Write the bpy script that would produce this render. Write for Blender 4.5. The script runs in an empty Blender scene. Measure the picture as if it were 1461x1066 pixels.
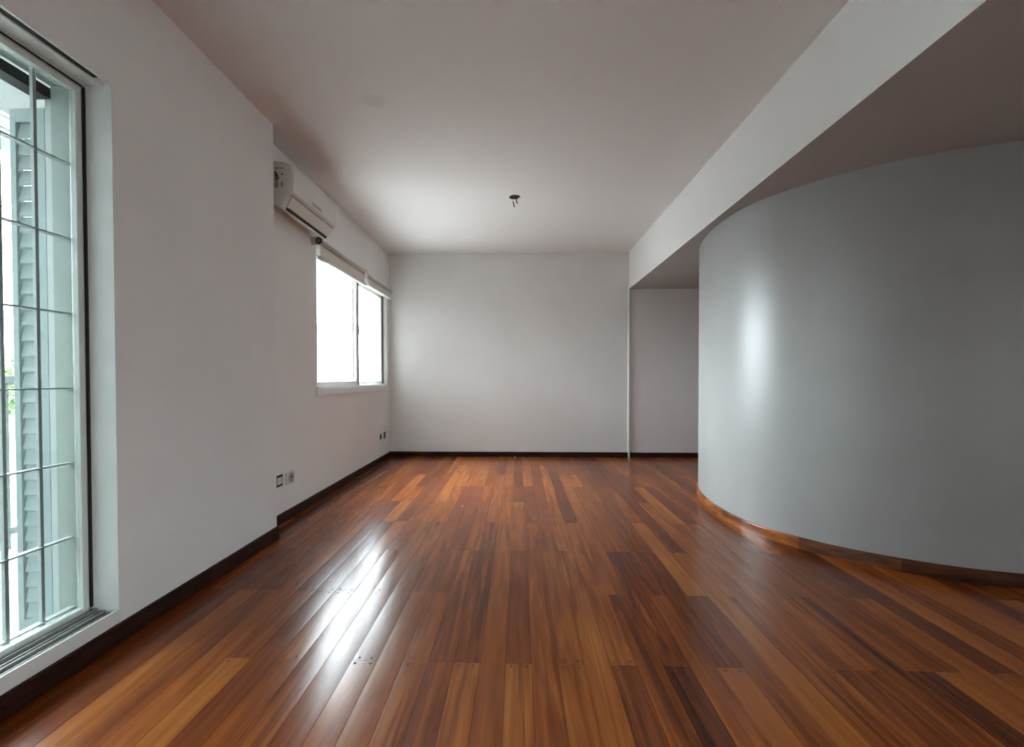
import bpy, bmesh, math, random
from mathutils import Vector, Matrix

random.seed(7)
S = bpy.context.scene
COL = S.collection

# ------------------------------------------------------------------ camera
cam_data = bpy.data.cameras.new('camera')
cam = bpy.data.objects.new('camera', cam_data)
COL.objects.link(cam)
S.camera = cam
W, H = 1461.0, 1066.0
FPX, PPX, PPY = 700.0, 713.6, 551.36
YAW, PITCH, ROLL, EYE = 0.03763, -0.01684, 0.00196, 1.01085
cam_data.sensor_fit = 'HORIZONTAL'
cam_data.sensor_width = 36.0
cam_data.lens = 36.0 * FPX / W
cam_data.shift_x = (W / 2 - PPX) / W
cam_data.shift_y = (PPY - H / 2) / W
cam_data.clip_start = 0.02
cam_data.clip_end = 500
RM = Matrix.Rotation(YAW, 3, 'Z') @ Matrix.Rotation(PITCH, 3, 'X') @ Matrix.Rotation(ROLL, 3, 'Y')
cam.matrix_world = Matrix.Translation((0, 0, EYE)) @ (RM @ Matrix.Rotation(math.pi / 2, 3, 'X')).to_4x4()

# ------------------------------------------------------------------ sky, daylight, exposure
S.view_settings.view_transform = 'Standard'
S.view_settings.look = 'None'
S.view_settings.gamma = 1.0
S.view_settings.use_curve_mapping = False
S.view_settings.exposure = 3.17

world = bpy.data.worlds.new('overcast_sky')
S.world = world
world.use_nodes = True
wn, wl = world.node_tree.nodes, world.node_tree.links
wn.clear()
w_out = wn.new('ShaderNodeOutputWorld')
w_bg = wn.new('ShaderNodeBackground')
w_tc = wn.new('ShaderNodeTexCoord')
w_sep = wn.new('ShaderNodeSeparateXYZ')
w_rmp = wn.new('ShaderNodeValToRGB')
w_rmp.color_ramp.elements[0].position = 0.47
w_rmp.color_ramp.elements[0].color = (0.15, 0.165, 0.17, 1)
w_rmp.color_ramp.elements[1].position = 1.0
w_rmp.color_ramp.elements[1].color = (0.885, 0.985, 1.055, 1)
for _p, _k in ((0.505, 0.24), (0.53, 0.50), (0.57, 0.66), (0.62, 0.62), (0.75, 0.50)):
    w_e = w_rmp.color_ramp.elements.new(_p)
    w_e.color = (0.885 * _k, 0.985 * _k, 1.055 * _k, 1)
w_map = wn.new('ShaderNodeMapRange')
w_map.inputs[1].default_value = -1
w_map.inputs[2].default_value = 1
wl.new(w_tc.outputs['Generated'], w_sep.inputs[0])
wl.new(w_sep.outputs['Z'], w_map.inputs[0])
wl.new(w_map.outputs[0], w_rmp.inputs[0])
# unseen sky sector left of and behind the camera, dimmed to shape the daylight
w_flat = wn.new('ShaderNodeVectorMath'); w_flat.operation = 'MULTIPLY'
w_flat.inputs[1].default_value = (1, 1, 0)
w_nrm = wn.new('ShaderNodeVectorMath'); w_nrm.operation = 'NORMALIZE'
w_dot = wn.new('ShaderNodeVectorMath'); w_dot.operation = 'DOT_PRODUCT'
w_dot.inputs[1].default_value = (-0.64, -0.77, 0)
w_sec = wn.new('ShaderNodeMapRange')
w_sec.interpolation_type = 'SMOOTHSTEP'
w_sec.inputs[1].default_value = 0.74
w_sec.inputs[2].default_value = 0.92
w_sec.inputs[3].default_value = 1.0
w_sec.inputs[4].default_value = 0.11
w_mul = wn.new('ShaderNodeVectorMath'); w_mul.operation = 'SCALE'
wl.new(w_tc.outputs['Generated'], w_flat.inputs[0])
wl.new(w_flat.outputs[0], w_nrm.inputs[0])
wl.new(w_nrm.outputs[0], w_dot.inputs[0])
wl.new(w_dot.outputs['Value'], w_sec.inputs[0])
wl.new(w_rmp.outputs[0], w_mul.inputs[0])
wl.new(w_sec.outputs[0], w_mul.inputs['Scale'])
wl.new(w_mul.outputs[0], w_bg.inputs[0])
w_bg.inputs[1].default_value = 7.0
wl.new(w_bg.outputs[0], w_out.inputs[0])


def portal(name, loc, sx, sy, rot=(0, -math.pi / 2, 0)):
    d = bpy.data.lights.new(name, 'AREA')
    d.shape = 'RECTANGLE'
    d.size, d.size_y = sx, sy
    d.cycles.is_portal = True
    o = bpy.data.objects.new(name, d)
    o.location = loc
    o.rotation_euler = rot     # the lamp's -Z looks into the room
    COL.objects.link(o)
    return o


portal('window_daylight', (-1.86, 5.04, 1.49), 1.16, 2.18)
portal('door_daylight', (-1.90, 0.55, 1.10), 2.00, 2.40)
portal('fill_daylight', (4.73, -2.85, 1.325), 1.45, 1.30, (0, math.pi / 2, 0))  # guides sky light through the added fill window


S.cycles.denoising_prefilter = 'FAST'


# ------------------------------------------------------------------ helpers
def link(o):
    COL.objects.link(o)
    return o


def bx(bm, x0, x1, y0, y1, z0, z1, mi=0, bevel=0.0, seg=2):
    x0, x1 = min(x0, x1), max(x0, x1)
    y0, y1 = min(y0, y1), max(y0, y1)
    z0, z1 = min(z0, z1), max(z0, z1)
    vs = [bm.verts.new(p) for p in ((x0, y0, z0), (x1, y0, z0), (x1, y1, z0), (x0, y1, z0),
                                    (x0, y0, z1), (x1, y0, z1), (x1, y1, z1), (x0, y1, z1))]
    fs = [bm.faces.new([vs[i] for i in f]) for f in
          ((0, 3, 2, 1), (4, 5, 6, 7), (0, 1, 5, 4), (1, 2, 6, 5), (2, 3, 7, 6), (3, 0, 4, 7))]
    for f in fs:
        f.material_index = mi
    if bevel:
        es = list({e for f in fs for e in f.edges})
        r = bmesh.ops.bevel(bm, geom=es, offset=bevel, segments=seg, affect='EDGES', profile=0.5)
        for f in r['faces']:
            f.material_index = mi
    return vs


def tube(bm, pts, r, n=10, mi=0, caps=True):
    pts = [Vector(p) for p in pts]
    rings = []
    up = Vector((0, 0, 1))
    for i, p in enumerate(pts):
        a = pts[max(i - 1, 0)]
        b = pts[min(i + 1, len(pts) - 1)]
        t = (b - a).normalized()
        u = t.cross(up)
        if u.length < 1e-3:
            u = t.cross(Vector((1, 0, 0)))
        u.normalize()
        v = t.cross(u).normalized()
        rr = r[i] if isinstance(r, (list, tuple)) else r
        rings.append([bm.verts.new(p + u * math.cos(2 * math.pi * k / n) * rr + v * math.sin(2 * math.pi * k / n) * rr)
                      for k in range(n)])
    for i in range(len(rings) - 1):
        for k in range(n):
            f = bm.faces.new((rings[i][k], rings[i][(k + 1) % n], rings[i + 1][(k + 1) % n], rings[i + 1][k]))
            f.material_index = mi
            f.smooth = True
    if caps:
        for rg in (rings[0], rings[-1]):
            f = bm.faces.new(rg)
            f.material_index = mi


def lathe(bm, prof, centre, axis='Z', n=32, mi=0):
    """revolve (radius, height) profile about an axis through centre"""
    c = Vector(centre)
    rings = []
    for r, h in prof:
        ring = []
        for k in range(n):
            a = 2 * math.pi * k / n
            if axis == 'Z':
                p = Vector((r * math.cos(a), r * math.sin(a), h))
            elif axis == 'X':
                p = Vector((h, r * math.cos(a), r * math.sin(a)))
            else:
                p = Vector((r * math.cos(a), h, r * math.sin(a)))
            ring.append(bm.verts.new(c + p))
        rings.append(ring)
    for i in range(len(rings) - 1):
        for k in range(n):
            f = bm.faces.new((rings[i][k], rings[i][(k + 1) % n], rings[i + 1][(k + 1) % n], rings[i + 1][k]))
            f.material_index = mi
            f.smooth = True
    for rg in (rings[0], rings[-1]):
        f = bm.faces.new(rg)
        f.material_index = mi


def prism_y(bm, prof, y0, y1, mi=0, smooth=False):
    """extrude an (x, z) outline along Y"""
    a = [bm.verts.new((x, y0, z)) for x, z in prof]
    b = [bm.verts.new((x, y1, z)) for x, z in prof]
    n = len(prof)
    for i in range(n):
        f = bm.faces.new((a[i], a[(i + 1) % n], b[(i + 1) % n], b[i]))
        f.material_index = mi
        f.smooth = smooth
    bm.faces.new(a).material_index = mi
    bm.faces.new(list(reversed(b))).material_index = mi


def obj(name, bm, mats, parent=None, fix=True):
    if fix:
        bmesh.ops.recalc_face_normals(bm, faces=bm.faces[:])
    me = bpy.data.meshes.new(name)
    bm.to_mesh(me)
    bm.free()
    for m in (mats if isinstance(mats, (list, tuple)) else [mats]):
        me.materials.append(m)
    o = bpy.data.objects.new(name, me)
    link(o)
    if parent is not None:
        o.parent = parent
        o.matrix_parent_inverse = Matrix.Translation(-parent.location)
    return o


def thing(name, label, cat, loc, group=None):
    o = bpy.data.objects.new(name, None)
    o.empty_display_size = 0.05
    o.location = loc
    link(o)
    o['label'] = label
    o['category'] = cat
    if group:
        o['group'] = group
    return o


def tag(o, label, cat, group=None):
    o['label'] = label
    o['category'] = cat
    if group:
        o['group'] = group
    return o


def struct(name, bm, mats, parent=None):
    o = obj(name, bm, mats, parent)
    if parent is None:
        o['kind'] = 'structure'
    return o


def struct_root(name, loc):
    o = bpy.data.objects.new(name, None)
    o.empty_display_size = 0.05
    o.location = loc
    link(o)
    o['kind'] = 'structure'
    return o


# ------------------------------------------------------------------ materials
def mat(name, col, rough=0.5, metal=0.0, spec=0.5, coat=0.0, coat_rough=0.1):
    m = bpy.data.materials.new(name)
    m.use_nodes = True
    b = m.node_tree.nodes['Principled BSDF']
    b.inputs['Base Color'].default_value = (*col, 1)
    b.inputs['Roughness'].default_value = rough
    b.inputs['Metallic'].default_value = metal
    b.inputs['Specular IOR Level'].default_value = spec
    b.inputs['Coat Weight'].default_value = coat
    b.inputs['Coat Roughness'].default_value = coat_rough
    return m


def bump_noise(m, scale, strength, dist=0.002, detail=3):
    nt = m.node_tree
    b = nt.nodes['Principled BSDF']
    tc = nt.nodes.new('ShaderNodeTexCoord')
    nz = nt.nodes.new('ShaderNodeTexNoise')
    nz.inputs['Scale'].default_value = scale
    nz.inputs['Detail'].default_value = detail
    bp = nt.nodes.new('ShaderNodeBump')
    bp.inputs['Strength'].default_value = strength
    bp.inputs['Distance'].default_value = dist
    nt.links.new(tc.outputs['Object'], nz.inputs['Vector'])
    nt.links.new(nz.outputs['Fac'], bp.inputs['Height'])
    nt.links.new(bp.outputs['Normal'], b.inputs['Normal'])
    return m


def colour_noise(m, scale, c0, c1, stretch=(1, 1, 1), p0=0.35, p1=0.65, detail=4):
    nt = m.node_tree
    b = nt.nodes['Principled BSDF']
    tc = nt.nodes.new('ShaderNodeTexCoord')
    mp = nt.nodes.new('ShaderNodeMapping')
    mp.inputs['Scale'].default_value = stretch
    nz = nt.nodes.new('ShaderNodeTexNoise')
    nz.inputs['Scale'].default_value = scale
    nz.inputs['Detail'].default_value = detail
    rp = nt.nodes.new('ShaderNodeValToRGB')
    rp.color_ramp.elements[0].position = p0
    rp.color_ramp.elements[0].color = (*c0, 1)
    rp.color_ramp.elements[1].position = p1
    rp.color_ramp.elements[1].color = (*c1, 1)
    nt.links.new(tc.outputs['Object'], mp.inputs[0])
    nt.links.new(mp.outputs[0], nz.inputs['Vector'])
    nt.links.new(nz.outputs['Fac'], rp.inputs[0])
    nt.links.new(rp.outputs[0], b.inputs['Base Color'])
    return m


M = {}
M['wall'] = bump_noise(colour_noise(mat('white_wall_paint', (0.7, 0.69, 0.68), 0.95, spec=0.04), 1.6,
                                    (0.76, 0.745, 0.73), (0.79, 0.778, 0.765)), 60, 0.05)
M['ceil'] = bump_noise(mat('ceiling_paint', (0.76, 0.735, 0.715), 0.8, spec=0.2), 50, 0.05)
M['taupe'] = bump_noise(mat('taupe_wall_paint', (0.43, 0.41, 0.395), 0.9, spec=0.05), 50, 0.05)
M['passage'] = bump_noise(mat('mauve_grey_wall_paint', (0.74, 0.70, 0.685), 0.9, spec=0.05), 50, 0.05)
M['curve'] = bump_noise(colour_noise(mat('grey_gloss_paint', (0.30, 0.305, 0.30), 0.35, spec=0.48), 2.2,
                                     (0.365, 0.368, 0.362), (0.395, 0.398, 0.392)), 7, 0.10, 0.01)
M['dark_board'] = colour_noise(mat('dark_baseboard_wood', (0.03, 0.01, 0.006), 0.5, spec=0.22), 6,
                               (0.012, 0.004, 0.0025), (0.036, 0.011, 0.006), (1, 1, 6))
M['lit_board'] = colour_noise(mat('lit_baseboard_wood', (0.2, 0.07, 0.02), 0.25, coat=0.5), 5,
                                (0.13, 0.034, 0.008), (0.40, 0.13, 0.03), (1, 1, 5))  # one wood in three tones; daylight falloff along the curve is in the colour
M['shaded_board'] = colour_noise(mat('shaded_baseboard_wood', (0.06, 0.02, 0.008), 0.5, spec=0.25), 5,
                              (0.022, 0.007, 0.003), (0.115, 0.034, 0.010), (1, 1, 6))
M['half_lit_board'] = colour_noise(mat('half_lit_baseboard_wood', (0.12, 0.04, 0.012), 0.4, spec=0.35), 5,
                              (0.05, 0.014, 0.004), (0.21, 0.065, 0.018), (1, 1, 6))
M['white_paint'] = mat('white_gloss_paint', (0.72, 0.73, 0.71), 0.35)
M['alu'] = mat('white_aluminium', (0.62, 0.66, 0.62), 0.35)
M['frame_grey'] = mat('grey_aluminium', (0.30, 0.31, 0.29), 0.4, metal=0.3)
M['seal'] = mat('dark_grey_seal', (0.10, 0.105, 0.10), 0.6)
M['black'] = mat('black_rubber', (0.006, 0.006, 0.006), 0.6)
M['grille'] = mat('grey_green_painted_steel', (0.50, 0.53, 0.515), 0.45)
M['shutter'] = mat('pale_shutter_paint', (0.36, 0.42, 0.41), 0.5)
M['plastic'] = mat('off_white_plastic', (0.62, 0.59, 0.55), 0.4)
M['plastic_grey'] = mat('grey_plastic', (0.33, 0.32, 0.30), 0.45)
M['dark'] = mat('dark_recess', (0.012, 0.01, 0.009), 0.7)
M['fabric'] = bump_noise(mat('cream_blind_fabric', (0.66, 0.64, 0.58), 0.8, spec=0.2), 300, 0.1)
M['roll'] = bump_noise(mat('grey_rolled_fabric', (0.50, 0.485, 0.45), 0.8, spec=0.2), 300, 0.1)
M['chrome'] = mat('dull_metal', (0.35, 0.34, 0.32), 0.35, metal=0.9)
M['brown_print'] = mat('brown_print', (0.07, 0.03, 0.02), 0.6)
M['copper'] = mat('pale_wire', (0.45, 0.42, 0.34), 0.5)
M['concrete'] = bump_noise(mat('balcony_concrete', (0.36, 0.37, 0.36), 0.8), 30, 0.2)
M['light_block'] = bump_noise(mat('dark_light_block', (0.09, 0.08, 0.07), 0.9, spec=0.2), 30, 0.2)  # kept dark so the added end wall bounces little light
M['leaf'] = colour_noise(mat('tree_leaves', (0.1, 0.2, 0.06), 0.7), 3.5, (0.05, 0.12, 0.03), (0.22, 0.34, 0.12))
M['bark'] = mat('tree_bark', (0.12, 0.09, 0.06), 0.9)
M['roof'] = mat('distant_render', (0.20, 0.205, 0.205), 0.9)
M['pale_render'] = mat('pale_facade_render', (0.60, 0.60, 0.59), 0.9)


def glass_mat(name, tint, refl):
    m = bpy.data.materials.new(name)
    m.use_nodes = True
    nt = m.node_tree
    nt.nodes.clear()
    out = nt.nodes.new('ShaderNodeOutputMaterial')
    tr = nt.nodes.new('ShaderNodeBsdfTransparent')
    tr.inputs[0].default_value = (*tint, 1)
    gl = nt.nodes.new('ShaderNodeBsdfGlossy')
    gl.inputs['Roughness'].default_value = 0.02
    lw = nt.nodes.new('ShaderNodeLayerWeight')
    pw = nt.nodes.new('ShaderNodeMath'); pw.operation = 'POWER'
    pw.inputs[1].default_value = 5.0
    fr = nt.nodes.new('ShaderNodeMath'); fr.operation = 'MULTIPLY_ADD'
    fr.inputs[1].default_value = refl
    fr.inputs[2].default_value = 0.02
    nt.links.new(lw.outputs['Facing'], pw.inputs[0])
    nt.links.new(pw.outputs[0], fr.inputs[0])
    mx = nt.nodes.new('ShaderNodeMixShader')
    nt.links.new(fr.outputs[0], mx.inputs[0])
    nt.links.new(tr.outputs[0], mx.inputs[1])
    nt.links.new(gl.outputs[0], mx.inputs[2])
    nt.links.new(mx.outputs[0], out.inputs[0])
    return m


M['reveal'] = bump_noise(mat('grey_green_outer_reveal', (0.34, 0.38, 0.35), 0.6), 20, 0.1)
M['glass'] = glass_mat('clear_glass', (0.97, 0.985, 0.98), 0.5)
M['glass_green'] = glass_mat('green_tinted_glass', (0.70, 0.735, 0.725), 0.4)


def floor_material():
    m = bpy.data.materials.new('varnished_floor_boards')
    m.use_nodes = True
    nt = m.node_tree
    N, L = nt.nodes, nt.links
    b = N['Principled BSDF']
    at = N.new('ShaderNodeAttribute')
    at.attribute_name = 'board'
    sp = N.new('ShaderNodeSeparateColor')
    L.new(at.outputs['Color'], sp.inputs[0])       # R tone, G offset, B figure strength
    tc = N.new('ShaderNodeTexCoord')
    off = N.new('ShaderNodeVectorMath'); off.operation = 'SCALE'
    off.inputs[0].default_value = (13.0, 37.0, 71.0)
    L.new(sp.outputs[1], off.inputs['Scale'])
    add = N.new('ShaderNodeVectorMath'); add.operation = 'ADD'
    L.new(tc.outputs['Object'], add.inputs[0]); L.new(off.outputs[0], add.inputs[1])

    def noise(scale, detail, dist, rough=0.55):
        mp = N.new('ShaderNodeMapping')
        mp.inputs['Scale'].default_value = scale
        L.new(add.outputs[0], mp.inputs[0])
        n = N.new('ShaderNodeTexNoise')
        n.inputs['Scale'].default_value = 1
        n.inputs['Detail'].default_value = detail
        n.inputs['Roughness'].default_value = rough
        n.inputs['Distortion'].default_value = dist
        L.new(mp.outputs[0], n.inputs['Vector'])
        return n
    fine = noise((110, 6, 1), 4, 0.5)
    figure = noise((24, 0.9, 1), 3, 1.4)
    blotch = noise((16, 1.7, 1), 3, 0.8)
    vein = noise((34, 0.9, 1), 2, 1.2)

    def math_(op, a, c, clamp=False):
        n = N.new('ShaderNodeMath'); n.operation = op; n.use_clamp = clamp
        for i, q in enumerate((a, c)):
            if isinstance(q, (int, float)):
                n.inputs[i].default_value = q
            else:
                L.new(q, n.inputs[i])
        return n.outputs[0]
    t = sp.outputs[0]
    f1 = math_('MULTIPLY', math_('SUBTRACT', figure.outputs['Fac'], 0.5), math_('MULTIPLY', sp.outputs[2], 1.6))
    f2 = math_('MULTIPLY', math_('SUBTRACT', fine.outputs['Fac'], 0.5), 0.20)
    f3 = math_('MULTIPLY', math_('SUBTRACT', blotch.outputs['Fac'], 0.5), 0.50)
    tone = math_('ADD', math_('ADD', t, f1), math_('ADD', f2, f3), True)
    rp = N.new('ShaderNodeValToRGB')
    cr = rp.color_ramp
    cr.elements[0].position = 0.0; cr.elements[0].color = (0.0309, 0.0057, 0.0009, 1)
    cr.elements[1].position = 1.0; cr.elements[1].color = (0.3808, 0.1533, 0.0344, 1)
    for p, c in ((0.2, (0.0773, 0.0135, 0.0017)), (0.4, (0.1544, 0.0328, 0.0048)), (0.6, (0.2367, 0.0588, 0.0095)), (0.8, (0.3087, 0.0944, 0.0172))):
        e = cr.elements.new(p); e.color = (*c, 1)
    L.new(tone, rp.inputs[0])
    # dark mineral veins
    vr = N.new('ShaderNodeValToRGB')
    vr.color_ramp.elements[0].position = 0.30; vr.color_ramp.elements[0].color = (0.35, 0.26, 0.20, 1)
    vr.color_ramp.elements[1].position = 0.40; vr.color_ramp.elements[1].color = (1, 1, 1, 1)
    L.new(vein.outputs['Fac'], vr.inputs[0])
    mul = N.new('ShaderNodeMix'); mul.data_type = 'RGBA'; mul.blend_type = 'MULTIPLY'
    L.new(sp.outputs[2], mul.inputs[0])
    L.new(rp.outputs[0], mul.inputs[6]); L.new(vr.outputs[0], mul.inputs[7])
    L.new(mul.outputs[2], b.inputs['Base Color'])
    b.inputs['Specular IOR Level'].default_value = 0.28
    rr = N.new('ShaderNodeMapRange')
    rr.inputs[3].default_value = 0.18; rr.inputs[4].default_value = 0.30
    wear = N.new('ShaderNodeTexNoise')
    wear.inputs['Scale'].default_value = 3.0; wear.inputs['Detail'].default_value = 4
    L.new(tc.outputs['Object'], wear.inputs['Vector'])
    L.new(wear.outputs['Fac'], rr.inputs[0])
    L.new(rr.outputs[0], b.inputs['Roughness'])
    return m


M['floor'] = floor_material()

# ------------------------------------------------------------------ room dimensions (metres)
X1, X2, XB = -1.5355, -1.659, 1.3936        # near left wall, far left wall, face of the dropped ceiling
D, ZC, HS, HC = 6.278, 3.044, 2.1334, 2.60  # back wall, wall step, soffit height, ceiling height
YR, XR = -3.7, 4.6                          # unseen rear and right walls

# ------------------------------------------------------------------ floor boards
BW, BX0 = 0.092, -0.047
JY0, JD = 1.722, 0.567


def build_floor():
    bm = bmesh.new()
    lay = bm.loops.layers.float_color.new('board')
    rnd = random.Random(21)
    tones = [0.30, 0.38, 0.45, 0.52, 0.58, 0.63, 0.68, 0.72]
    # boards read off the photo: column -> list of (first joist, last joist, tone, figure); joist j lies at JY0 + j * JD
    fixed = {
        -8: [(-2, 2, .50, .5)], -7: [(-2, 1, .47, .5)], -6: [(-2, 0, .58, .3), (0, 3, .50, .4)],
        -5: [(-3, 1, .60, .3), (1, 3, .5, .4)],
        -4: [(-3, 0, .52, .8), (0, 1, .60, .4), (1, 2, .52, .3)], -3: [(-3, 0, .43, .5), (0, 2, .50, .6), (2, 4, .5, .4)],
        -2: [(-3, 0, .64, .4), (0, 3, .41, .6)], -1: [(-3, 1, .56, .3), (1, 4, .62, .4)],
        0: [(-3, 0, .68, .7), (0, 2, .42, .3), (2, 4, .60, .5)], 1: [(-3, 3, .52, .6)],
        2: [(-3, 0, .60, .5), (0, 2, .62, .3), (2, 3, .5, .4)], 3: [(-3, 2, .66, .7), (2, 5, .64, .5)],
        4: [(-3, 0, .42, .8), (0, 3, .62, .5)], 5: [(-3, 1, .38, .8), (1, 4, .58, .5)],
        6: [(-3, 0, .20, .6), (0, 2, .40, 1.0), (2, 5, .55, .4)],
        7: [(-2, 1, .48, .8), (1, 2, .42, 1.0), (2, 4, .46, .3)],
        8: [(-3, 0, .66, .3), (0, 2, .32, .5), (2, 5, .40, .4)],
        9: [(-3, 1, .44, .5), (1, 3, .80, .15), (3, 5, .55, .4)],
        10: [(-2, 2, .70, .3), (2, 4, .36, .5)], 11: [(-2, 1, .52, .7), (1, 4, .66, .3)],
        12: [(-2, 0, .40, .8), (0, 3, .56, .4)], 13: [(-2, 0, .36, .8), (0, 3, .52, .6)],
        14: [(-2, 1, .42, .9)], 15: [(-2, 0, .30, .7), (0, 2, .55, .5)], 16: [(-3, 0, .72, .4), (0, 2, .42, .6)],
    }
    jmin, jmax = -8, 9

    def board(k, j0, j1, tone, fig):
        x0 = BX0 + k * BW + 0.0007
        x1 = BX0 + (k + 1) * BW - 0.0007
        y0 = JY0 + j0 * JD + 0.0006
        y1 = JY0 + j1 * JD - 0.0006
        y0, y1 = max(y0, YR), min(y1, D)
        if y1 - y0 < 0.01:
            return
        cup = rnd.uniform(0.00010, 0.00028) * (1 if rnd.random() < 0.75 else -0.6)
        if k <= 0:
            cup = rnd.uniform(0.00030, 0.00062)      # boards by the windows have crowned most
        tilt = rnd.gauss(0, 0.0035)
        col = (tone, rnd.random(), fig, 1)
        n = 8
        xs = [x0 + (x1 - x0) * i / n for i in range(n + 1)]
        prof = []
        for i, x in enumerate(xs):
            u = 2 * i / n - 1
            prof.append((x, cup * (1 - u * u) - abs(cup) + tilt * (x - (x0 + x1) / 2) - (0.00008 if i in (0, n) else 0)))
        a = [bm.verts.new((x, y0, z)) for x, z in prof]
        c = [bm.verts.new((x, y1, z)) for x, z in prof]
        fs = []
        for i in range(n):
            f = bm.faces.new((a[i], a[i + 1], c[i + 1], c[i])); f.smooth = True; fs.append(f)
        for (p, q), (xx) in (((a[0], c[0]), x0), ((c[-1], a[-1]), x1)):
            lo = [bm.verts.new((v.co.x, v.co.y, -0.008)) for v in (p, q)]
            hi = [bm.verts.new(v.co) for v in (p, q)]
            fs.append(bm.faces.new((hi[0], hi[1], lo[1], lo[0])))
        for ends, yy in ((a, y0), (c, y1)):
            lo = [bm.verts.new((ends[i].co.x, yy, -0.008)) for i in (0, n)]
            vv = [bm.verts.new(v.co) for v in ends]
            fs.append(bm.faces.new(vv + [lo[1], lo[0]]))
        for f in fs:
            f.material_index = 0
            for lp in f.loops:
                lp[lay] = col
        # nail heads, two at either end
        for yn in (y0 + 0.018, y1 - 0.018):
            for xn in (x0 + 0.02, x1 - 0.02):
                if rnd.random() < 0.12:
                    continue
                xx, yy = xn + rnd.uniform(-.004, .004), yn + rnd.uniform(-.004, .004)
                r = rnd.uniform(0.0045, 0.0060)
                vs = [bm.verts.new((xx + r * math.cos(t * math.pi / 4), yy + r * math.sin(t * math.pi / 4), 0.0003)) for t in range(8)]
                f = bm.faces.new(vs); f.material_index = 1
    k = int(math.floor((X2 - 0.03 - BX0) / BW))
    while BX0 + k * BW < XR:
        runs = list(fixed.get(k, []))
        segs = []
        j = jmin
        if runs:
            first = runs[0][0]
            while j < first:
                e = min(first, j + rnd.choice((2, 3, 4)))
                segs.append((j, e, rnd.choice(tones), rnd.uniform(.2, .5))); j = e
            segs += runs
            j = runs[-1][1]
        else:
            j = jmin - rnd.choice((0, 1, 2))
        while j < jmax:
            e = min(jmax, j + rnd.choice((1, 2, 2, 3, 3, 4)))
            segs.append((j, e, rnd.choice(tones) + rnd.uniform(-.03, .03), rnd.uniform(.15, .5))); j = e
        for s_ in segs:
            board(k, *s_)
        k += 1
    # dark sub-floor seen through the joints
    bx(bm, X2 - 0.03, XR, YR, D, -0.05, -0.006, 1)
    struct('floor', bm, [M['floor'], M['dark']]).data


build_floor()

# ------------------------------------------------------------------ ceiling, with an old round patch in its paint
def ceiling_patch():
    nt = M['ceil'].node_tree
    N, L = nt.nodes, nt.links
    b = N['Principled BSDF']
    tc = N.new('ShaderNodeTexCoord')
    vm = N.new('ShaderNodeVectorMath'); vm.operation = 'DISTANCE'
    vm.inputs[1].default_value = (-0.83, 2.81, HC)
    L.new(tc.outputs['Object'], vm.inputs[0])
    rp = N.new('ShaderNodeValToRGB')
    rp.color_ramp.elements[0].position = 0.045; rp.color_ramp.elements[0].color = (0.69, 0.665, 0.635, 1)
    rp.color_ramp.elements[1].position = 0.085; rp.color_ramp.elements[1].color = (0.76, 0.735, 0.715, 1)
    L.new(vm.outputs['Value'], rp.inputs[0])
    L.new(rp.outputs[0], b.inputs['Base Color'])


ceiling_patch()
bm = bmesh.new()
bx(bm, X2 - 0.16, XB + 0.02, YR - 0.1, D + 0.1, HC, HC + 0.12)
struct('ceiling', bm, M['ceil'])

bm = bmesh.new()
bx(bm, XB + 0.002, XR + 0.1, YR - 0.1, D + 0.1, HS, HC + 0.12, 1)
bx(bm, XB, XB + 0.06, YR - 0.1, D + 0.1, HS + 0.001, HC + 0.12, 0)
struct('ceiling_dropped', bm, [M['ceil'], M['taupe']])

# ------------------------------------------------------------------ walls
DY0, DY1, DZ0, DZ1 = -0.70, 1.815, 0.100, 2.121     # balcony door opening
XO = -1.735                                        # outer face of the near wall
bm = bmesh.new()
bx(bm, XO, X1, YR, DY0, 0, HC)
bx(bm, XO, X1, DY1, ZC, 0, HC)
bx(bm, XO, X1, DY0, DY1, 0, DZ0)
bx(bm, XO, X1, DY0, DY1, DZ1, HC)
struct('wall_left_near', bm, M['wall'])

WY0, WY1, WZ0, WZ1 = 3.972, 6.10, 0.935, 2.06       # far window opening
XO2 = -1.80
bm = bmesh.new()
bx(bm, XO2, X2, ZC, WY0, 0, HC)
bx(bm, XO2, X2, WY1, D + 0.1, 0, HC)
bx(bm, XO2, X2, WY0, WY1, 0, WZ0)
bx(bm, XO2, X2, WY0, WY1, WZ1, HC)
struct('wall_left_far', bm, M['wall'])

bm = bmesh.new()
bx(bm, X2, XB, D, D + 0.1, 0, HC)
struct('wall_back', bm, M['wall'])
bm = bmesh.new()
bx(bm, XB, XR, D + 0.004, D + 0.1, 0, HS)
struct('wall_back_passage', bm, M['passage'])
bm = bmesh.new()
bx(bm, X2 - 0.16, XR, YR - 0.1, YR, 0, HC)
struct('wall_rear', bm, M['wall'])
bm = bmesh.new()
RY0, RY1, RZ0, RZ1 = -3.5, -2.2, 0.60, 2.05  # opening for the added fill window
bx(bm, XR, XR + 0.1, YR - 0.1, RY0, 0, HC)
bx(bm, XR, XR + 0.1, RY1, D + 0.1, 0, HC)
bx(bm, XR, XR + 0.1, RY0, RY1, 0, RZ0)
bx(bm, XR, XR + 0.1, RY0, RY1, RZ1, HC)
struct('wall_right', bm, M['wall'])

bm = bmesh.new()
bx(bm, 3.3, XR, -1.0, -0.9, 0, HS)  # unseen, added to keep fill light off the curved wall
struct('wall_light_block', bm, M['wall'])

# white corner bead where the back wall meets the passage
bm = bmesh.new()
bx(bm, XB - 0.010, XB + 0.016, D - 0.016, D + 0.006, 0.0, HS, bevel=0.006, seg=3)
struct('trim_1', bm, M['white_paint'])

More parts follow.
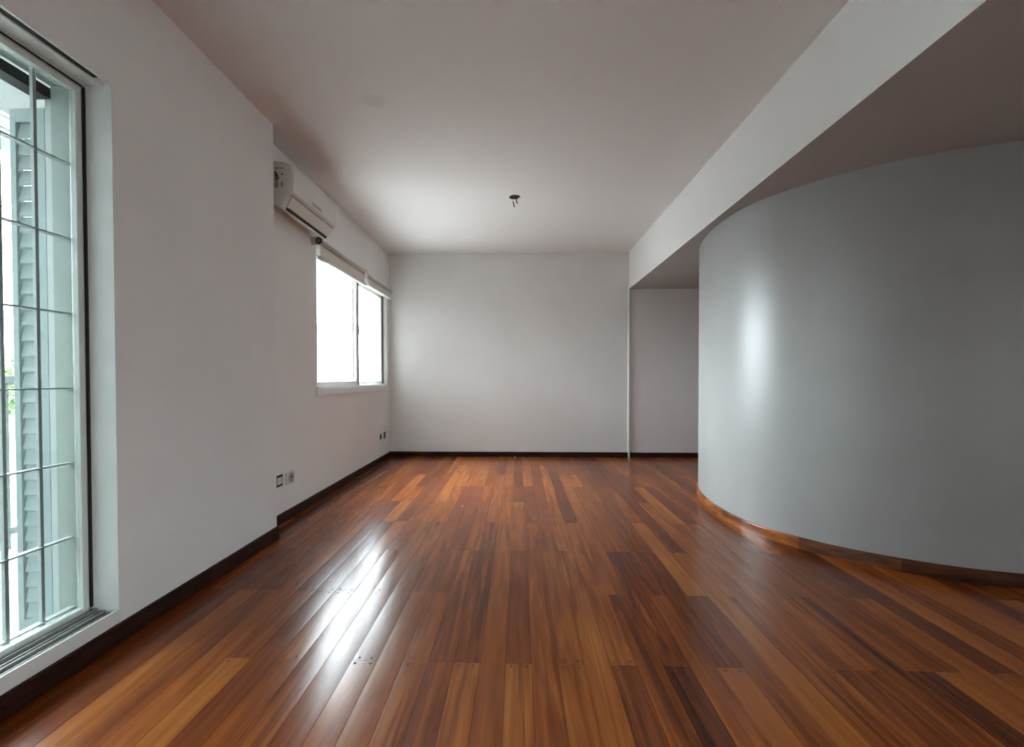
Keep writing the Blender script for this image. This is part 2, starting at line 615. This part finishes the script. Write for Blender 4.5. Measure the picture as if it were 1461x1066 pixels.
# curved grey wall
CP = [(4.58, 5.35), (3.6, 5.38), (2.75, 5.30), (2.2, 5.12), (1.85, 4.85), (1.63, 4.50), (1.53, 4.20), (1.478, 3.90), (1.464, 3.60),
      (1.492, 3.32), (1.565, 3.11), (1.675, 2.93), (1.805, 2.775), (1.97, 2.635), (2.17, 2.515), (2.41, 2.43),
      (2.75, 2.345), (3.2, 2.29), (3.9, 2.26), (4.58, 2.26)]


def spline(pts, n=8):
    P = [Vector((x, y, 0)) for x, y in pts]
    P = [2 * P[0] - P[1]] + P + [2 * P[-1] - P[-2]]
    out = []
    for i in range(1, len(P) - 2):
        p0, p1, p2, p3 = P[i - 1:i + 3]
        for s in range(n):
            t = s / n
            out.append(0.5 * ((2 * p1) + (p2 - p0) * t + (2 * p0 - 5 * p1 + 4 * p2 - p3) * t * t + (3 * p1 - p0 - 3 * p2 + p3) * t ** 3))
    out.append(P[-2])
    return out


CPTS = spline(CP)


def smooth_pts(pts, it=6):
    pts = [p.copy() for p in pts]
    for _ in range(it):
        q = [p.copy() for p in pts]
        for i in range(1, len(pts) - 1):
            q[i] = (pts[i - 1] + 2 * pts[i] + pts[i + 1]) / 4
        pts = q
    return pts


CPTS = smooth_pts(CPTS)


def offset(pts, d):
    out = []
    for i, p in enumerate(pts):
        t = (pts[min(i + 1, len(pts) - 1)] - pts[max(i - 1, 0)]).normalized()
        out.append(p + Vector((t.y, -t.x, 0)) * d)
    return out


def strip(bm, pts_out, pts_in, z0, z1, mi=0, bev=0.0):
    """a curved slab between two offset lines; bev rounds its outer upper edge"""
    rows = []
    for a, c in zip(pts_out, pts_in):
        d = (c - a).normalized()
        prof = [(c, z0), (a, z0)]
        if bev:
            prof += [(a, z1 - bev), (a + d * bev * 0.3, z1 - bev * 0.3), (a + d * bev, z1)]
        else:
            prof += [(a, z1)]
        prof += [(c, z1)]
        rows.append([bm.verts.new((p.x, p.y, z)) for p, z in prof])
    n = len(rows[0])
    for i in range(len(rows) - 1):
        for k in range(n):
            f = bm.faces.new((rows[i][k], rows[i][(k + 1) % n], rows[i + 1][(k + 1) % n], rows[i + 1][k]))
            f.smooth = True
            f.material_index = mi
    bm.faces.new(rows[0]); bm.faces.new(list(reversed(rows[-1])))


# the room side lies on the right-hand side when walking from the far end to the near end
bm = bmesh.new()
strip(bm, CPTS, offset(CPTS, -0.09), 0, HS + 0.01)
o = struct('wall_curved', bm, M['curve'])
for e in o.data.edges:
    pass
o.data.set_sharp_from_angle(angle=math.radians(35))
bm = bmesh.new()
_out, _in = offset(CPTS, 0.013), offset(CPTS, -0.002)
_cut = [min(i for i, p in enumerate(CPTS) if p.y < 3.0 and p.x > _x) for _x in (1.66, 1.99)]      # cuts where the lit, half-lit and shaded board colours meet
for _n, _a, _b, _m in (('baseboard_curved_far', 0, _cut[0], 'lit_board'), ('baseboard_curved_middle', _cut[0], _cut[1], 'half_lit_board'),
                       ('baseboard_curved_near', _cut[1], len(CPTS) - 1, 'shaded_board')):
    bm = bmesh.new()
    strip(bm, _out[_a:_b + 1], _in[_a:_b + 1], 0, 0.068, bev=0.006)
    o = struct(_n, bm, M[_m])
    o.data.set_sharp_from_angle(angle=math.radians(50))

# straight baseboards
def baseboard(name, x0, x1, y0, y1, h):
    bm = bmesh.new()
    bx(bm, x0, x1, y0, y1, 0, h, bevel=0.004)
    return struct(name, bm, M['dark_board'])


baseboard('baseboard_left_near', X1, X1 + 0.014, YR + 0.02, ZC, 0.074)
baseboard('baseboard_left_step', X2 + 0.014, X1 + 0.012, ZC, ZC + 0.014, 0.074)
baseboard('baseboard_left_far', X2, X2 + 0.014, ZC + 0.014, D, 0.070)
baseboard('baseboard_back', X2 + 0.014, XB - 0.010, D - 0.014, D, 0.066)
baseboard('baseboard_back_passage', XB + 0.016, XR, D - 0.010, D + 0.004, 0.062)
baseboard('baseboard_rear', X1 + 0.02, XR, YR, YR + 0.014, 0.07)

# ------------------------------------------------------------------ balcony door on the left
door = struct_root('door_1', (X1, 0.55, 0.0))
XF = -1.632                                       # room-side face of the aluminium frame
bm = bmesh.new()
# white lining of the inner reveal: two jambs, head, and the lip of the sill
bx(bm, XF, X1 + 0.002, DY1 - 0.003, DY1 + 0.002, 0.085, DZ1 + 0.003)
bx(bm, XF, X1 + 0.002, DY0 - 0.002, DY0 + 0.003, 0.085, DZ1 + 0.003)
bx(bm, X1 - 0.006, X1 + 0.003, DY0 - 0.01, DY1 + 0.004, 0.076, 0.127, bevel=0.002)
bx(bm, X1 - 0.010, X1 + 0.003, DY0 - 0.01, DY1 + 0.004, DZ1 - 0.001, DZ1 + 0.006, bevel=0.002)
bx(bm, XF, X1 - 0.026, DY0 + 0.003, DY1 - 0.003, DZ1 - 0.006, DZ1 + 0.002)
bx(bm, X1 - 0.031, X1 - 0.027, DY0 + 0.003, DY1 - 0.003, DZ1 - 0.009, DZ1 - 0.005)
obj('reveal_lining', bm, M['white_paint'], door)
bm = bmesh.new()
bx(bm, XF - 0.075, XF, DY1 - 0.006, DY1, 0.10, DZ1 - 0.004)
bx(bm, XF - 0.075, XF, DY0, DY0 + 0.006, 0.10, DZ1 - 0.004)
bx(bm, XF - 0.075, XF, DY0 + 0.006, DY1 - 0.006, DZ1 - 0.022, DZ1 - 0.004)
bx(bm, XF - 0.012, XF - 0.004, DY1 - 0.014, DY1 - 0.006, 0.14, 2.10)
obj('outer_frame', bm, M['alu'], door)
bm = bmesh.new()
bx(bm, X1 - 0.026, X1 - 0.010, DY0 + 0.004, DY1 - 0.05, DZ1 - 0.003, DZ1 + 0.0015)
bx(bm, XF - 0.004, XF + 0.002, DY1 - 0.018, DY1 - 0.008, 0.14, DZ1 - 0.014)
bx(bm, XF - 0.004, XF + 0.002, DY0 + 0.008, DY1 - 0.018, DZ1 - 0.020, DZ1 - 0.012)
bx(bm, X1 - 0.022, X1 - 0.006, DY0 + 0.004, DY1 - 0.030, 0.100, 0.106)
obj('gasket', bm, M['black'], door)
bm = bmesh.new()
bx(bm, XF - 0.08, X1 - 0.022, DY0 + 0.004, DY1 - 0.004, 0.096, 0.104)
for xx, hh in ((-1.568, 0.116), (-1.585, 0.124), (-1.602, 0.124), (-1.620, 0.132), (-1.667, 0.132)):
    bx(bm, xx - 0.0025, xx + 0.0025, DY0 + 0.004, DY1 - 0.006, 0.104, hh)
obj('floor_track', bm, M['frame_grey'], door)


def sash(parent, x, y0, y1, z0, z1, st, rb, rt, th, frame, glass, name='sash'):
    bm = bmesh.new()
    bx(bm, x - th, x, y0, y0 + st, z0, z1, bevel=0.003)
    bx(bm, x - th, x, y1 - st, y1, z0, z1, bevel=0.003)
    bx(bm, x - th, x, y0 + st, y1 - st, z0, z0 + rb, bevel=0.003)
    bx(bm, x - th, x, y0 + st, y1 - st, z1 - rt, z1, bevel=0.003)
    s = obj(name, bm, frame, parent)
    bm = bmesh.new()
    bx(bm, x - th / 2 - 0.002, x - th / 2 + 0.002, y0 + st - 0.006, y1 - st + 0.006, z0 + rb - 0.006, z1 - rt + 0.006)
    obj('pane', bm, glass, s)
    return s


sash(door, XF - 0.004, 0.52, DY1 - 0.018, 0.125, DZ1 - 0.022, 0.026, 0.024, 0.022, 0.026, M['alu'], M['glass_green'])
sash(door, XF - 0.036, DY0 + 0.008, 0.56, 0.125, DZ1 - 0.022, 0.026, 0.024, 0.022, 0.024, M['alu'], M['glass_green'])

# outer reveal of the door opening (painted render) and the post the shutter hangs on
bm = bmesh.new()
bx(bm, XO - 0.004, XF - 0.034, DY1 - 0.036, DY1 + 0.01, 0.09, 2.12)
bx(bm, XO - 0.004, XF - 0.068, DY0 - 0.01, DY0 + 0.022, 0.09, 2.12)
bx(bm, XO - 0.004, XF - 0.070, DY0, DY1, 2.10, 2.125)
bx(bm, XO - 0.03, XF - 0.072, DY0, DY1, 0.08, 0.110)
obj('outer_reveal', bm, M['reveal'], door)
bm = bmesh.new()
bx(bm, -1.776, XO - 0.004, DY1 - 0.022, DY1 + 0.02, 0.02, 2.10)
obj('shutter_post', bm, M['grille'], door)

# ------------------------------------------------------------------ security grille outside the glass
XG = -1.687
gr = thing('security_grille', 'pale steel security grille of upright bars outside the balcony door glass', 'grille', (XG, 0.55, 0.11))
y = 1.661
while y > DY0 + 0.05:
    bm = bmesh.new()
    bx(bm, XG - 0.006, XG + 0.006, y - 0.006, y + 0.006, 0.110, 2.10)
    obj('upright_bar', bm, M['grille'], gr)
    y -= 0.122
for z in (1.814, 1.535, 1.2555, 0.976, 0.696, 0.416, 0.150):
    bm = bmesh.new()
    bx(bm, XG - 0.012, XG + 0.012, DY0 + 0.022, DY1 - 0.036, z - 0.0025, z + 0.0025)
    obj('crossbar', bm, M['grille'], gr)

# ------------------------------------------------------------------ louvred shutter folded open beyond the door
def shutter(x0, x1, y, label, th=0.03):
    t = thing('louvred_shutter', label, 'shutter', ((x0 + x1) / 2, y, 0.10), None)
    z0, z1 = 0.04, 2.03
    for a, c in ((x0, x0 + 0.024), (x1 - 0.034, x1)):
        bm = bmesh.new()
        bx(bm, a, c, y - th / 2, y + th / 2, z0, z1, bevel=0.002)
        obj('stile', bm, M['shutter'], t)
    for a, c in ((z0, z0 + 0.05), (z1 - 0.05, z1)):
        bm = bmesh.new()
        bx(bm, x0 + 0.024, x1 - 0.034, y - th / 2, y + th / 2, a, c)
        obj('rail', bm, M['shutter'], t)
    z = z0 + 0.08
    while z < z1 - 0.07:
        bm = bmesh.new()
        dz, dy = 0.0285, 0.007
        prof = [(y - dy, z - dz), (y + dy, z + dz), (y + dy - 0.004, z + dz + 0.005), (y - dy - 0.004, z - dz + 0.005)]
        a = [bm.verts.new((x0 + 0.027, p, q)) for p, q in prof]
        b_ = [bm.verts.new((x1 - 0.034, p, q)) for p, q in prof]
        for i in range(4):
            bm.faces.new((a[i], a[(i + 1) % 4], b_[(i + 1) % 4], b_[i]))
        bm.faces.new(a); bm.faces.new(list(reversed(b_)))
        obj('slat', bm, M['shutter'], t)
        z += 0.059
    for z in (0.35, 1.1, 1.9):
        bm = bmesh.new()
        tube(bm, [(x1 + 0.002, y + th / 2, z - 0.03), (x1 + 0.002, y + th / 2, z + 0.03)], 0.006, 8)
        obj('hinge', bm, M['shutter'], t)
    return t


shutter(-1.918, -1.780, 1.81, 'pale narrow louvred shutter folded open outside the balcony door')
bm = bmesh.new()
bx(bm, -1.80, -1.745, DY0, DY1 - 0.03, 2.055, 2.095)
obj('shutter_head_track', bm, M['dark'], door)

# ------------------------------------------------------------------ balcony and what lies beyond
bm = bmesh.new()
bx(bm, -3.1, XO, -3.0, 3.3, -0.15, 0.0)
struct('balcony_floor', bm, M['concrete'])
bm = bmesh.new()
bx(bm, -2.75, XO - 0.06, -3.0, 3.3, 2.44, 2.62)
struct('balcony_ceiling', bm, M['concrete'])
bm = bmesh.new()
bx(bm, -3.35, XO2, 3.32, 3.50, -3.0, 5.0)  # unseen wall, added to limit daylight reaching the back wall
struct('light_block_end_wall', bm, M['light_block'])
bm = bmesh.new()
bx(bm, -3.20, -3.10, -3.0, 2.45, -0.15, 0.9)
struct('balcony_screen_wall', bm, M['concrete'])

bm = bmesh.new()
for k in range(5):
    bx(bm, -3.20, -3.04, -3.0, 3.32, 2.43 + k * 0.07, 2.43 + k * 0.07 + 0.062)
struct('balcony_fascia', bm, M['shutter'])

rail = thing('balcony_railing', 'white slatted balcony railing beyond the barred door', 'railing', (-3.05, 1.2, 0.0))
bm = bmesh.new()
bx(bm, -3.08, -3.02, -2.9, 3.25, 0.98, 1.03, bevel=0.004)
obj('handrail', bm, M['shutter'], rail)
bm = bmesh.new()
bx(bm, -3.065, -3.035, -2.9, 3.25, 0.08, 0.12)
obj('bottom_rail', bm, M['shutter'], rail)
yy = 1.2
while yy < 3.2:
    bm = bmesh.new()
    bx(bm, -3.062, -3.038, yy, yy + 0.05, 0.0, 0.98)
    obj('baluster', bm, M['shutter'], rail)
    yy += 0.13

bm = bmesh.new()
bx(bm, -60, -12, 4, 70, -3.2, -3.0)
struct('ground', bm, M['roof'])


def tree(x, y, h, r, seed, label):
    rn = random.Random(seed)
    t = thing('leafy_tree', label, 'tree', (x, y, -3.0), None)
    bm = bmesh.new()
    tube(bm, [(x, y, -3.0), (x + .1, y, -1.5), (x, y + .1, h - r)], [0.2, 0.15, 0.08], 10)
    obj('trunk', bm, M['bark'], t)
    bm = bmesh.new()
    for i in range(900):
        v = Vector((rn.gauss(0, 1), rn.gauss(0, 1), rn.gauss(0, 1))).normalized() * (r * rn.random() ** 0.35)
        v.z *= 0.8
        c = Vector((x, y, h - r * 0.8)) + v
        s = rn.uniform(0.10, 0.22)
        n = Vector((rn.gauss(0, 1), rn.gauss(0, 1), rn.gauss(0, 1) + 0.6)).normalized()
        u = n.orthogonal().normalized(); w = n.cross(u)
        vs = [bm.verts.new(c + u * s), bm.verts.new(c + w * s * .5), bm.verts.new(c - u * s), bm.verts.new(c - w * s * .5)]
        bm.faces.new(vs)
    obj('foliage', bm, M['leaf'], t, fix=False)


tree(-17.2, 15.2, 1.95, 1.5, 1, 'green leafy tree far beyond the balcony, seen through the bars')

# ------------------------------------------------------------------ sliding window at the far left
win = struct_root('window_1', (X2, (WY0 + WY1) / 2, WZ0))
bm = bmesh.new()
bx(bm, X2 - 0.01, X2 + 0.020, WY0 - 0.014, WY1 + 0.087, 0.868, 0.925, bevel=0.003)       # apron below
bx(bm, X2 - 0.06, X2 + 0.014, WY0, WY1 + 0.02, 0.922, 0.940)                              # sill
bx(bm, X2 - 0.02, X2 + 0.010, WY1 + 0.004, WY1 + 0.085, 0.925, 2.09, bevel=0.003)        # far casing
bx(bm, X2 - 0.09, X2 - 0.01, WY1 - 0.014, WY1 + 0.004, 0.935, 2.06)
bx(bm, X2 - 0.09, X2 + 0.002, WY0 - 0.003, WY0 + 0.010, 0.935, 2.06)
bx(bm, X2 - 0.09, X2 + 0.004, WY0, WY1, 2.030, 2.09)
obj('frame', bm, M['white_paint'], win)
s1 = sash(win, X2 - 0.012, WY0 + 0.008, 5.055, 0.938, 2.04, 0.045, 0.045, 0.04, 0.028, M['white_paint'], M['glass'])
s2 = sash(win, X2 - 0.046, 5.00, WY1 - 0.012, 0.938, 2.04, 0.045, 0.042, 0.04, 0.028, M['white_paint'], M['glass'])
bm = bmesh.new()
bx(bm, X2 - 0.052, X2 - 0.008, 5.056, 5.076, 0.94, 2.03)
bx(bm, X2 - 0.044, X2 - 0.028, WY1 - 0.030, WY1 - 0.014, 0.95, 2.03)
obj('seal', bm, M['seal'], win)
bm = bmesh.new()
bx(bm, X2 - 0.014, X2 + 0.006, 5.035, 5.060, 1.46, 1.56, bevel=0.004)
bx(bm, X2 + 0.004, X2 + 0.030, 5.045, 5.060, 1.508, 1.522, bevel=0.003)
obj('latch', bm, M['frame_grey'], s1)

# unseen window added in the right-hand wall behind the camera for fill light
fill_win = struct_root('fill_window', (XR, (RY0 + RY1) / 2, RZ0))
bm = bmesh.new()
for y0, y1, z0, z1 in ((RY0, RY0 + .05, RZ0, RZ1), (RY1 - .05, RY1, RZ0, RZ1), (RY0 + .05, RY1 - .05, RZ0, RZ0 + .05),
                       (RY0 + .05, RY1 - .05, RZ1 - .05, RZ1), ((RY0 + RY1) / 2 - .03, (RY0 + RY1) / 2 + .03, RZ0 + .05, RZ1 - .05)):
    bx(bm, XR + 0.02, XR + 0.07, y0, y1, z0, z1)
obj('frame', bm, M['white_paint'], fill_win)
bm = bmesh.new()
bx(bm, XR + 0.043, XR + 0.047, RY0 + .04, RY1 - .04, RZ0 + .04, RZ1 - .04)
obj('pane', bm, M['glass'], fill_win)

# ------------------------------------------------------------------ roller blinds above the window
def roller(y0, y1, z, zb, d, r, label, dark_end):
    t = thing('roller_blind', label, 'blind', (X2, (y0 + y1) / 2, z), 'roller blinds above the far window')
    xc = X2 + d
    bm = bmesh.new()
    tube(bm, [(xc, y0 + 0.012, z), (xc, y1 - 0.012, z)], r, 20)
    obj('roll', bm, M['roll'], t)
    bm = bmesh.new()
    bx(bm, xc - r * 0.2 - 0.0008, xc - r * 0.2 + 0.0008, y0 + 0.03, y1 - 0.03, zb, z - r * 0.85)
    obj('hanging_fabric', bm, M['fabric'], t)
    bm = bmesh.new()
    tube(bm, [(xc - r * 0.2 + 0.004, y0 + 0.012, zb), (xc - r * 0.2 + 0.004, y1 - 0.012, zb)], 0.017, 14)
    obj('bottom_bar', bm, M['white_paint'], t)
    for e, s in ((y0, 1), (y1, -1)):
        bm = bmesh.new()
        bx(bm, X2, xc + 0.012, e - 0.002, e + 0.002, z - 0.03, z + 0.035)
        bx(bm, X2, X2 + 0.004, e - 0.002, e + 0.03 * s, z - 0.03, z + 0.035)
        b_ = obj('bracket', bm, M['plastic'], t)
        if dark_end:
            bm = bmesh.new()
            lathe(bm, [(0.030, -0.013), (0.031, -0.004), (0.031, 0.010)] if s > 0 else [(0.022, -0.010), (0.022, 0.013)], (xc, e - 0.002, z), 'Y', 24)
            c_ = obj('end_cap', bm, M['chrome' if s > 0 else 'plastic'], t)
            if s > 0:
                bm = bmesh.new()
                lathe(bm, [(0.024, -0.016), (0.024, -0.012)], (xc, e - 0.002, z), 'Y', 24)
                obj('cap_ring', bm, M['dark'], c_)
                bm = bmesh.new()
                lathe(bm, [(0.014, -0.019), (0.017, -0.014)], (xc, e - 0.002, z), 'Y', 24)
                obj('hub', bm, M['chrome'], c_)
    # brackets' dark screws
    for yy in (y0 + 0.12, y1 - 0.16):
        bm = bmesh.new()
        bx(bm, X2, X2 + 0.02, yy, yy + 0.03, z + r + 0.005, z + r + 0.022)
        obj('fixing_clip', bm, M['chrome'], t)


roller(3.90, 5.10, 2.112, 1.985, 0.062, 0.024, 'longer roller blind pulled just below the frame, over the left window pane', True)
roller(5.13, 6.12, 2.095, 2.010, 0.062, 0.020, 'shorter rolled blind over the right window pane, next to the room corner', False)

# ------------------------------------------------------------------ air conditioner
AY0, AY1 = 3.125, 3.875
ac = thing('air_conditioner', 'white split air conditioner high on the left wall above the window', 'air conditioner', (X2, (AY0 + AY1) / 2, 2.11))


def rel(pts):
    return [(X2 + d, z) for d, z in pts]


bm = bmesh.new()
prism_y(bm, rel([(0, 2.185), (0.05, 2.150), (0.100, 2.122), (0.128, 2.112), (0.140, 2.116), (0.150, 2.135), (0.158, 2.150),
                 (0.172, 2.176), (0.186, 2.196), (0.198, 2.215), (0.206, 2.30), (0.204, 2.372), (0.190, 2.392), (0.150, 2.408),
                 (0.070, 2.418), (0.0, 2.420)]), AY0, AY1)
ho = obj('housing', bm, M['plastic'], ac)
bv = ho.modifiers.new('bevel', 'BEVEL'); bv.width = 0.008; bv.segments = 3; bv.limit_method = 'ANGLE'; bv.angle_limit = math.radians(60)
bm = bmesh.new()
prism_y(bm, rel([(0.190, 2.206), (0.206, 2.218), (0.2135, 2.30), (0.211, 2.374), (0.200, 2.386), (0.19, 2.37)]), AY0 + 0.006, AY1 - 0.006)
fp = obj('front_panel', bm, M['plastic'], ac)
bm = bmesh.new()
bx(bm, X2 + 0.2035, X2 + 0.2115, 3.43, 3.59, 2.236, 2.256, bevel=0.002)
obj('display_window', bm, M['plastic_grey'], fp)
bm = bmesh.new()
prism_y(bm, rel([(0.146, 2.134), (0.155, 2.130), (0.192, 2.188), (0.186, 2.196)]), AY0 + 0.035, AY1 - 0.03)
obj('air_flap', bm, M['plastic'], ac)
bm = bmesh.new()
prism_y(bm, rel([(0.138, 2.1125), (0.1455, 2.1195), (0.1500, 2.1290), (0.142, 2.131)]), AY0 + 0.045, AY1 - 0.04)
obj('air_outlet', bm, M['dark'], ac)
bm = bmesh.new()
for k in range(5):
    y0 = AY0 + 0.03 + k * 0.028
    prism_y(bm, rel([(0.060, 2.140), (0.112, 2.1125), (0.112, 2.1155), (0.060, 2.1435)]), y0, y0 + 0.013)
obj('underside_vent', bm, M['plastic_grey'], ac)
bm = bmesh.new()
prism_y(bm, rel([(0.180, 2.195), (0.191, 2.1935), (0.1965, 2.2015), (0.186, 2.206)]), AY0 + 0.02, AY1 - 0.02)
obj('panel_seam', bm, M['plastic_grey'], ac)
# rating labels on the near end
bm = bmesh.new()
bx(bm, X2 + 0.085, X2 + 0.165, AY0 - 0.0008, AY0 + 0.001, 2.235, 2.375)
lab = obj('end_label', bm, M['plastic'], ac)
bm = bmesh.new()
q = AY0 - 0.0014
for (x0, x1, z0, z1) in ((0.092, 0.120, 2.362, 2.368), (0.126, 0.150, 2.362, 2.367), (0.092, 0.122, 2.298, 2.306), (0.092, 0.114, 2.286, 2.296)):
    bx(bm, X2 + x0, X2 + x1, q, q + 0.001, z0, z1)
for poly in (((0.092, 2.308), (0.118, 2.308), (0.105, 2.340), (0.092, 2.346)), ((0.132, 2.325), (0.142, 2.320), (0.150, 2.328), (0.142, 2.334))):
    bm.faces.new([bm.verts.new((X2 + d, q, z)) for d, z in poly])
obj('dark_print', bm, M['brown_print'], lab)
bm = bmesh.new()
bx(bm, X2 + 0.090, X2 + 0.116, q, q + 0.001, 2.240, 2.282)
bx(bm, X2 + 0.130, X2 + 0.146, q, q + 0.001, 2.245, 2.276)
obj('faded_print', bm, mat('faded_brown_print', (0.30, 0.25, 0.21), 0.6), lab)

# ------------------------------------------------------------------ ceiling point with loose wires
cw = thing('ceiling_wiring_point', 'dark round hole in the ceiling with loose wires hanging from it', 'wiring', (-0.035, 4.333, HC))
bm = bmesh.new()
lathe(bm, [(0.047, 0.0), (0.046, -0.004), (0.040, -0.006), (0.038, -0.001), (0.002, -0.001)], (-0.035, 4.333, HC), 'Z', 28)
obj('box_rim', bm, M['dark'], cw)
bm = bmesh.new()
tube(bm, [(-0.040, 4.333, HC - 0.002), (-0.048, 4.325, HC - 0.025), (-0.046, 4.322, HC - 0.05)], 0.0035, 8)
w1 = obj('wire', bm, M['copper'], cw)
bm = bmesh.new()
tube(bm, [(-0.046, 4.322, HC - 0.048), (-0.040, 4.320, HC - 0.075), (-0.034, 4.322, HC - 0.092)], 0.0048, 8)
obj('taped_end', bm, M['black'], w1)
bm = bmesh.new()
tube(bm, [(-0.020, 4.336, HC - 0.002), (-0.016, 4.338, HC - 0.022), (-0.020, 4.340, HC - 0.030)], 0.0035, 8)
w2 = obj('wire', bm, M['black'], cw)
bm = bmesh.new()
tube(bm, [(-0.020, 4.340, HC - 0.028), (-0.014, 4.340, HC - 0.045), (-0.008, 4.338, HC - 0.057)], 0.0048, 8)
obj('taped_end', bm, M['black'], w2)

# ------------------------------------------------------------------ wall outlets
ot = thing('uncovered_switch_box', 'uncovered wall box with black surround and grey insert, left of the round socket', 'outlet', (X2, 3.318, 0.30))
bm = bmesh.new()
bx(bm, X2, X2 + 0.005, 3.262, 3.372, 0.262, 0.342, bevel=0.002)
obj('box_edge', bm, M['dark'], ot)
bm = bmesh.new()
bx(bm, X2 + 0.003, X2 + 0.009, 3.287, 3.357, 0.277, 0.327, bevel=0.002)
obj('insert', bm, M['plastic'], ot)

so = thing('wall_socket', 'pale wall socket with one round dark hole, low on the left wall', 'outlet', (X2, 3.478, 0.297))
bm = bmesh.new()
bx(bm, X2, X2 + 0.010, 3.412, 3.545, 0.252, 0.340, bevel=0.005, seg=3)
obj('cover_plate', bm, mat('aged_plate_plastic', (0.60, 0.57, 0.52), 0.45), so)
bm = bmesh.new()
lathe(bm, [(0.034, 0.008), (0.032, 0.015), (0.026, 0.015), (0.024, 0.011), (0.002, 0.011)], (X2, 3.487, 0.297), 'X', 28)
obj('socket_ring', bm, M['plastic_grey'], so)
bm = bmesh.new()
lathe(bm, [(0.009, 0.011), (0.008, 0.0125)], (X2, 3.492, 0.297), 'X', 16)
obj('hole', bm, M['dark'], so)

fb = thing('open_wall_box', 'small dark open wall box low on the left wall near the back corner', 'outlet', (X2, 5.83, 0.31))
bm = bmesh.new()
lathe(bm, [(0.036, 0.0), (0.034, 0.005), (0.002, 0.004)], (X2, 5.83, 0.308), 'X', 24)
obj('opening', bm, M['dark'], fb)
fw = thing('outlet_plate', 'outlet with black cable hook beside the dark open box near the back corner', 'outlet', (X2, 5.985, 0.31))
bm = bmesh.new()
bx(bm, X2, X2 + 0.006, 5.935, 6.035, 0.268, 0.348, bevel=0.003)
obj('plate', bm, M['plastic_grey'], fw)
bm = bmesh.new()
tube(bm, [(X2 + 0.006, 5.96, 0.272), (X2 + 0.012, 5.975, 0.300), (X2 + 0.012, 5.965, 0.325), (X2 + 0.012, 5.99, 0.345), (X2 + 0.008, 6.015, 0.338)], 0.006, 8)
obj('cable', bm, M['black'], fw)
